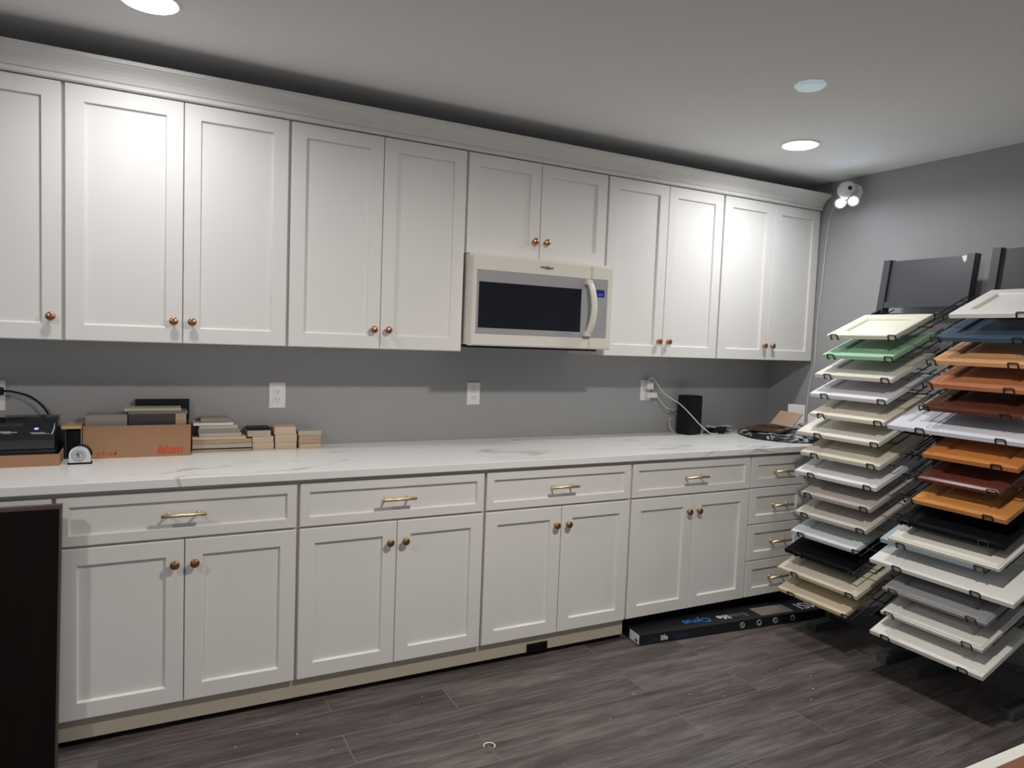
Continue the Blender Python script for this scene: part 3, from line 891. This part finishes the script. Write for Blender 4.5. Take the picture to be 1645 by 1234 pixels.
def board(name, x0, x1, y0, y1, z0, z1, mat, label, cat='board', group=None, b=0.001):
    o = MB().box(x0, x1, y0, y1, z0, z1, min(b, (z1 - z0) * 0.3)).build(name, mat)
    return tag(o, label, cat, group)
GB = 'sample boards in and on the long cardboard box'
zb = ZC + 0.0045
board('sample_block', 1.149, 1.292, -0.150, -0.040, zb, 1.081, 'taupe', 'thick taupe grey sample block at the left end in the long box', group=GB)
board('sample_block', 1.296, 1.462, -0.150, -0.045, zb, 1.0825, 'charcoal', 'thick charcoal sample block in the right half of the long box', group=GB)
board('sample_block', 1.4645, 1.505, -0.150, -0.045, zb, 1.0825, 'ply', 'narrow tan wood block at the right end in the long box', group=GB)
board('sample_board', 1.296, 1.510, -0.150, -0.036, 1.0832, 1.0925, 'olive', 'thin olive grey board lying lowest across the charcoal block', group=GB)
board('sample_board', 1.281, 1.487, -0.140, -0.040, 1.0932, 1.1045, 'greige', 'thin greige board between the olive board and the black one', group=GB)
o = MB().box(1.318, 1.522, -0.026, -0.006, ZC, 1.131, 0.001).build('sample_board', 'blackboard')
tag(o, 'black board standing upright against the wall behind the long box', 'board', GB)

GS = 'sample boards in the stack right of the long box'
y = -0.110
st = [(1.529, 1.767, -0.112, -0.020, 0.0092, 'ply', 'bottom board of the stack right of the long box'),
      (1.533, 1.764, -0.108, -0.020, 0.0040, 'blackboard', 'thin black strip standing in for the dark gap above the bottom board of the stack right of the long box'),  # black strip paints the shaded gap between two boards
      (1.530, 1.767, -0.112, -0.020, 0.0175, 'greige', 'thick greige board second from the bottom of the stack right of the long box'),
      (1.531, 1.766, -0.110, -0.020, 0.0185, 'ply', 'thick plywood board in the middle of the stack right of the long box'),
      (1.530, 1.742, -0.114, -0.020, 0.0120, 'cream_wood', 'pale birch board on which the smaller boards of the stack rest'),
      (1.556, 1.722, -0.112, -0.020, 0.0150, 'greige', 'lowest of the smaller boards in the stack right of the long box'),
      (1.552, 1.716, -0.112, -0.020, 0.0170, 'taupe', 'taupe board second of the smaller boards in the stack right of the long box'),
      (1.556, 1.708, -0.112, -0.020, 0.0150, 'greige', 'greige board just under the pale grey one in the stack right of the long box'),
      (1.533, 1.690, -0.118, -0.020, 0.0105, 'pearl', 'pale grey board, second from the top of the stack right of the long box'),
      (1.562, 1.676, -0.105, -0.015, 0.0180, 'taupe', 'small grey board on the very top of the stack right of the long box')]
z = ZC
for (a, b, c, d, h, m, lb) in st:
    board('sample_board', a, b, c, d, z, z + h, m, lb, group=GS)
    z += h + 0.0006
def pile(items, group):
    z = ZC
    for (a, b, c, d, h, m, lb) in items:
        board('wood_block', a, b, c, d, z, z + h, m, lb, 'wood block', group)
        z += h + 0.0006
pile([(1.771, 1.860, -0.098, -0.015, 0.030, 'cream_wood', 'bottom block of the small wood pile with black block on top'),
      (1.770, 1.858, -0.098, -0.015, 0.026, 'cream_wood', 'middle pale block of the small wood pile with black block on top'),
      (1.750, 1.846, -0.098, -0.015, 0.026, 'greige', 'upper pale block under the black block of the nearest small pile'),
      (1.750, 1.846, -0.085, -0.012, 0.012, 'blackboard', 'thin black block on top of the small pile beside the board stack')], 'blocks in the first small wood pile')
pile([(1.866, 1.957, -0.100, -0.015, 0.031, 'cream_wood', 'bottom block of the middle small wood pile'),
      (1.865, 1.958, -0.100, -0.015, 0.032, 'cream_wood', 'second block of the middle small wood pile'),
      (1.862, 1.954, -0.098, -0.015, 0.033, 'cream_wood', 'top block of the middle small wood pile')], 'blocks in the middle small wood pile')
pile([(1.968, 2.064, -0.104, -0.015, 0.018, 'cream_wood', 'bottom block of the rightmost small wood pile'),
      (1.966, 2.063, -0.104, -0.015, 0.018, 'ply', 'second block from the bottom of the rightmost small wood pile'),
      (1.967, 2.062, -0.104, -0.015, 0.020, 'ply', 'third brown block of the rightmost small wood pile'),
      (1.964, 2.066, -0.104, -0.015, 0.020, 'greige', 'grey topped block on the rightmost small wood pile')], 'blocks in the rightmost small wood pile')

# ------------------------------------------------------------------ things on the counter, right end
def plugs():
    t = thing('usb_charger', (3.972, -0.01, 1.205), 'white square charger in the upper half of the outlet by the speaker', 'charger')
    MB().box(3.956, 4.002, -0.042, -0.0092, 1.176, 1.218, 0.004).build('charger_body', 'white', t)
    MB().tube(bez([(3.972, -0.028, 1.217), (3.973, -0.030, 1.236), (3.990, -0.040, 1.243), (4.020, -0.055, 1.205), (4.060, -0.080, 1.150), (4.120, -0.140, 1.100),
                   (4.190, -0.172, 1.030), (4.240, -0.178, 0.985), (4.300, -0.178, 0.945), (4.350, -0.170, 0.922), (4.420, -0.150, 0.9195)]), 0.0032, 8).build('charging_cord', 'cordw', t)
    t = thing('power_adapter', (3.99, -0.01, 1.15), 'white oblong adapter in the lower half of the outlet by the speaker', 'adapter')
    MB().box(3.962, 4.034, -0.040, -0.0092, 1.126, 1.158, 0.004).build('adapter_body', 'white', t)
    MB().tube(bez([(4.030, -0.028, 1.145), (4.045, -0.032, 1.130), (4.075, -0.045, 1.090), (4.120, -0.050, 1.060), (4.170, -0.035, 1.055), (4.200, -0.017, 1.052)]), 0.0030, 8).build('adapter_cord', 'cordw', t)
plugs()
def speaker():
    t = thing('speaker', (4.235, -0.085, ZC), 'black upright box speaker standing against the back wall', 'speaker')
    a = math.radians(12)
    T = Matrix.Translation((4.238, -0.094, ZC)) @ Matrix.Rotation(a, 4, 'Z')
    MB(T).box(-0.058, 0.058, -0.045, 0.045, 0.0, 0.232, 0.006).build('cabinet', 'dark', t)
    MB(T).box(-0.054, 0.054, -0.049, -0.0445, 0.006, 0.226, 0.002).build('grille', 'blackboard', t)
    MB(T).box(0.022, 0.036, -0.0503, -0.0488, 0.170, 0.178).build('badge', 'charcoal', t)
    MB().tube(bez([(4.165, -0.028, 1.00), (4.140, -0.040, 1.005), (4.125, -0.050, 0.985), (4.135, -0.050, 0.945), (4.160, -0.055, 0.925), (4.200, -0.030, 0.919)]), 0.003, 8).build('cord', 'cordw', t)
speaker()
def tangle(cx, cy, r, n, name, mat, parent, seed, rad, zmax):
    rnd = random.Random(seed)
    pts = []
    for i in range(n):
        a = i * 2.05 + rnd.uniform(-0.5, 0.5)
        q = r * rnd.uniform(0.45, 1.0)
        pts.append((cx + q * 1.15 * math.cos(a), cy + q * 0.55 * math.sin(a), ZC + rad + 0.0006 + rnd.uniform(0.0, zmax)))
    MB().tube(bez(pts, 6), rad, 7).build(name, mat, parent)
t = thing('cable_tangle', (4.44, -0.115, ZC), 'heap of tangled black and white cables on the counter right of the speaker', 'cables')
tangle(4.435, -0.115, 0.095, 30, 'black_cable', 'dark', t, 3, 0.0045, 0.032)
tangle(4.450, -0.115, 0.100, 16, 'white_cable', 'cordw', t, 11, 0.0027, 0.050)

def pad():
    rnd = random.Random(5)
    cx, cy = 4.735, -0.345
    n = 40
    vs, fs = [], []
    prof = [(0.90, 0.0), (1.0, 0.012), (1.0, 0.022), (0.93, 0.031), (0.7, 0.034), (0.4, 0.033), (0.02, 0.033)]
    ph = [rnd.uniform(0, 6.28) for _ in range(5)]
    for k, (q, h) in enumerate(prof):
        for j in range(n):
            a = 2 * math.pi * j / n
            w = 1 + 0.03 * math.sin(3 * a + ph[0]) + 0.02 * math.sin(7 * a + ph[1])
            z = h * (1 + 0.12 * math.sin(5 * a + ph[2] + k)) if h else 0
            vs.append((cx + 0.232 * q * w * math.cos(a), cy + 0.265 * q * w * math.sin(a), ZC + max(0, z)))
    for k in range(len(prof) - 1):
        for j in range(n):
            fs.append((k * n + j, k * n + (j + 1) % n, (k + 1) * n + (j + 1) % n, (k + 1) * n + j))
    fs.append(tuple(range(n))[::-1]); fs.append(tuple(range((len(prof) - 1) * n, len(prof) * n)))
    o = MB().add(vs, fs, True).build('mottled_pad', 'mottle')
    tag(o, 'round flat black and white mottled pad on the counter by the corner', 'pad')
pad()

def tilted_slab(name, T, w, d, th, mat, label, cat, lip=None):
    t = thing(name, tuple(T.to_translation()), label, cat)
    if lip:
        fr = [(0, 0), (0, th - 0.003), (0.004, th), (lip, th), (lip + 0.008, th - 0.007), (lip + 0.009, th - 0.007)]
        MB(T).loops([(i, w - i, i, d - i, n) for i, n in fr]).build('door_face', mat, t)
    else:
        MB(T).box(0, w, 0, d, 0, th, 0.003).build('slab', mat, t)
    return t
T = Matrix.Translation((4.600, -0.450, 0.9530)) @ Matrix.Rotation(math.radians(24), 4, 'Z') @ Matrix.Rotation(math.radians(1.5), 4, 'X')
tilted_slab('door_sample', T, 0.245, 0.20, 0.016, 'mahog', 'small dark red wood door sample lying on the mottled pad', 'door sample', 0.035)
T = Matrix.Translation((4.772, -0.228, 0.9765)) @ Matrix.Rotation(math.radians(-97), 4, 'Z') @ Matrix.Rotation(math.radians(47), 4, 'X')
tilted_slab('tan_board', T, 0.185, 0.110, 0.010, 'tan', 'tan board propped up behind the small dark red door sample', 'board')
T = Matrix.Translation((4.910, -0.230, 0.952)) @ Matrix.Rotation(math.radians(-52), 4, 'Z') @ Matrix.Rotation(math.radians(82), 4, 'X')
tilted_slab('white_card', T, 0.100, 0.150, 0.006, 'white', 'tall white card standing behind the tan board', 'card')
T = Matrix.Translation((4.935, -0.360, 0.951)) @ Matrix.Rotation(math.radians(-60), 4, 'Z') @ Matrix.Rotation(math.radians(82), 4, 'X')
tilted_slab('white_card', T, 0.055, 0.105, 0.006, 'white', 'shorter white card just right of the tall white card', 'card')
T = Matrix.Translation((4.865, -0.470, 0.951)) @ Matrix.Rotation(math.radians(12), 4, 'Z') @ Matrix.Rotation(math.radians(20), 4, 'X')
tilted_slab('wood_scrap', T, 0.10, 0.11, 0.012, 'tan', 'orange tan scrap of wood beside the white cards under the left rack', 'wood scrap')

# ------------------------------------------------------------------ security camera in the corner
def security_camera():
    yc, zc = -0.545, 2.345
    t = thing('security_camera', (XR, yc, zc), 'white security camera with two glowing floodlights high in the corner', 'camera')
    MB().lathe((XR - 0.0005, yc, zc + 0.01), (-1, 0, 0), [(0.052, 0), (0.052, 0.014), (0.046, 0.022), (0.0, 0.023)], 28).build('mount', 'white', t)
    c = Vector((XR - 0.075, yc, zc + 0.018))
    b = MB()
    prof = [(0.052 * math.sin(a), -0.052 * math.cos(a)) for a in [0.05 + i * 3.04 / 12 for i in range(13)]]
    b.lathe(c, (-1, -0.25, -0.15), prof, 24)
    b.build('camera_body', 'white', t)
    ax = Vector((-1, -0.25, -0.15)).normalized()
    a3 = Vector((-0.55, -0.80, 0.05)).normalized()
    MB().lathe(c + a3 * 0.047, a3, [(0.012, -0.006), (0.012, 0.005), (0.009, 0.0065), (0.0, 0.0065)], 20).build('camera_lens', 'gloss', t)
    for s in (-1, 1):
        h = Vector((XR - 0.075, yc + s * 0.042 - 0.005, zc - 0.045))
        ax2 = Vector((-0.80, -0.60, -0.62)).normalized()
        hd = MB().lathe(h, ax2, [(0.016, -0.03), (0.028, -0.012), (0.034, 0.008), (0.034, 0.014), (0.031, 0.014)], 20).build('floodlight', 'white', t)
        MB().lathe(h, ax2, [(0.031, 0.006), (0.031, 0.0135), (0.0, 0.016)], 20).build('floodlight_lens', 'flood', hd)
        ld = bpy.data.lights.new('flood_beam', 'AREA')
        ld.shape = 'DISK'; ld.size = 0.055; ld.energy = LED_W; ld.color = LED_COL; ld.spread = math.radians(140)
        lo = bpy.data.objects.new('flood_beam', ld)
        COL.objects.link(lo)
        lo.parent = t
        lo.location = h + ax2 * 0.0175 - Vector((XR, yc, zc))
        lo.rotation_euler = ax2.to_track_quat('-Z', 'Y').to_euler()
    MB().tube(bez([(XR - 0.012, yc + 0.045, zc + 0.01), (XR - 0.006, -0.470, 2.32), (XR - 0.005, -0.398, 2.27), (XR - 0.005, -0.372, 2.08), (XR - 0.005, -0.362, 1.85),
                   (XR - 0.005, -0.345, 1.60), (XR - 0.005, -0.345, 1.37), (XR - 0.005, -0.322, 1.25), (XR - 0.005, -0.312, 1.15), (XR - 0.005, -0.308, 1.03), (XR - 0.005, -0.300, 0.96), (XR - 0.006, -0.290, 0.9185)]), 0.0032, 8).build('cord', 'cordw', t)
security_camera()

# ------------------------------------------------------------------ flooring carton on the floor
def carton_floor():
    L, D, Hh = 1.21, 0.160, 0.052
    ang = math.radians(-5.0)
    ux = Vector((math.cos(ang), math.sin(ang), 0)); uy = Vector((-math.sin(ang), math.cos(ang), 0)); uz = Vector((0, 0, 1))
    o = Vector((3.453, -0.712, 0.0005))
    t = thing('flooring_carton', tuple(o + ux * L / 2 + uy * D / 2), 'long flat black flooring carton on the floor along the base cabinets', 'carton')
    T = frame_T(o, ux, uy, uz)
    c = MB(T).box(0, L, 0, D, 0, Hh, 0.0015).build('carton_body', 'boxblack', t)
    MB(T).box(-0.0009, 0.0006, 0.004, 0.088, 0.004, 0.050).build('end_label', 'plate', c)
    mb = MB(T)
    for i in range(8):
        mb.box(-0.0014, -0.0005, 0.016 + i * 0.0032, 0.0175 + i * 0.0032 + 0.0006 * (i % 3), 0.010, 0.024)
    mb.build('barcode', 'ink', c)
    MB(T).box(0.755, 0.975, 0.022, 0.118, Hh - 0.0004, Hh + 0.0008).build('plank_picture', 'swatch', c)
    zt = Hh + 0.0001
    def topT(x, y): return T @ frame_T((x, y, zt), (-1, 0, 0), (0, -1, 0), (0, 0, 1))
    lettering('white_lettering', 'life', 0.066, topT(0.585, 0.066), 'whiteprint', c, 0.0007, 'LEFT')
    lettering('grey_lettering', 'Ever', 0.066, topT(0.698, 0.066), 'greyprint', c, 0.0, 'LEFT')
    lettering('blue_lettering', 'Cyrus', 0.068, topT(0.462, 0.066), 'blue', c, 0.0006, 'LEFT')
    lettering('maker_lettering', 'MSI', 0.115, topT(1.235, 0.066), 'whiteprint', c, 0.0, 'LEFT') if False else None
    lettering('maker_lettering', 'MSI', 0.108, topT(1.192, 0.070), 'whiteprint', c, 0.0, 'LEFT')
    def sideT(x, z): return T @ frame_T((x, -0.0001, z), (1, 0, 0), (0, 0, 1), (0, -1, 0))
    lettering('grey_side_lettering', 'Ever', 0.036, sideT(0.052, 0.024), 'greydark', c, 0.0, 'LEFT')
    lettering('white_side_lettering', 'life', 0.036, sideT(0.119, 0.024), 'whiteprint', c, 0.0008, 'LEFT')
    lettering('blue_side_lettering', 'Cyrus', 0.036, sideT(0.190, 0.024), 'bluedark', c, 0.0004, 'LEFT')
    for i, x in enumerate((0.614, 0.722, 0.828, 0.946)):
        mb = MB(T)
        mb.tube([(x + 0.0135 * math.cos(a), -0.0006, 0.027 + 0.0135 * math.sin(a)) for a in [k * math.pi / 10 for k in range(20)]], 0.0022, 6, closed=True)
        if i == 0:
            mb.box(x - 0.004, x + 0.004, -0.0012, 0.0002, 0.022, 0.032)
        elif i == 1:
            mb.box(x - 0.008, x + 0.008, -0.0012, 0.0002, 0.018, 0.023)
        elif i == 2:
            mb.box(x - 0.006, x + 0.002, -0.0012, 0.0002, 0.023, 0.031)
        else:
            mb.box(x - 0.006, x + 0.006, -0.0012, 0.0002, 0.030, 0.035)
        mb.build('round_icon', 'silver', c)
carton_floor()

# ------------------------------------------------------------------ dark panel at the left, table corner at the right
t = thing('dark_panel', (0.75, -0.70, 0), 'dark espresso wood panel leaning on the base cabinets at the left edge', 'panel')
def lean(u, v, n): return (u - 0.014 * (1 - v / 0.86), -0.722 - n + 0.012 * v, v)
MB().loops([(0.36, 1.122, 0.001, 0.858, -0.020), (0.36, 1.122, 0.001, 0.858, 0.0), (0.364, 1.118, 0.005, 0.854, 0.002)], mapf=lean).build('panel_board', 'espresso', t)
mb = MB()
mb.loops([(1.1165, 1.1235, 0.001, 0.860, -0.020), (1.1165, 1.1235, 0.001, 0.860, 0.0032)], mapf=lean)
mb.loops([(0.36, 1.1235, 0.849, 0.8605, -0.020), (0.36, 1.1235, 0.849, 0.8605, 0.0030)], mapf=lean)
mb.build('edge_band', 'espressoedge', t)

def table():
    zt = 0.76
    x0, x1, y0, y1 = 2.05, 3.45, -3.45, -2.675
    t = thing('white_table', ((x0 + x1) / 2, (y0 + y1) / 2, 0), 'white topped table at the lower right corner of the photo', 'table')
    MB().box(x0, x1, y0, y1, zt - 0.03, zt, 0.002).build('tabletop', 'table', t)
    for x in (x0 + 0.04, x1 - 0.04):
        for y in (y0 + 0.04, y1 - 0.04):
            MB().box(x - 0.025, x + 0.025, y - 0.025, y + 0.025, 0.0, zt - 0.03).build('leg', 'table', t)
    o = MB().box(x0 + 0.04, x1 - 0.03, y0 + 0.05, y1 - 0.027, zt + 0.0003, zt + 0.006, 0.001).build('desk_board', 'brownboard')
    tag(o, 'flat brown wood board lying on the white topped table', 'board')
table()

# ------------------------------------------------------------------ litter on the floor
o = MB().tube(bez([(2.417, -1.172, 0.003), (2.429, -1.157, 0.005), (2.449, -1.160, 0.006), (2.459, -1.177, 0.004), (2.447, -1.190, 0.003)]), 0.0022, 6).build('plastic_scrap', 'white')
tag(o, 'curled white scrap of plastic on the dark floor', 'scrap')
rnd = random.Random(21)
mb = MB()
for i in range(34):
    x, y = rnd.uniform(1.3, 4.0), rnd.uniform(-1.75, -0.75)
    s = rnd.uniform(0.001, 0.0028)
    mb.box(x - s, x + s, y - s * 0.6, y + s * 0.6, 0.0003, 0.0003 + s * 0.7)
o = mb.build('floor_crumbs', 'pearl')
tag(o, 'pale crumbs and dust scattered over the dark plank floor', 'crumbs', kind='stuff')
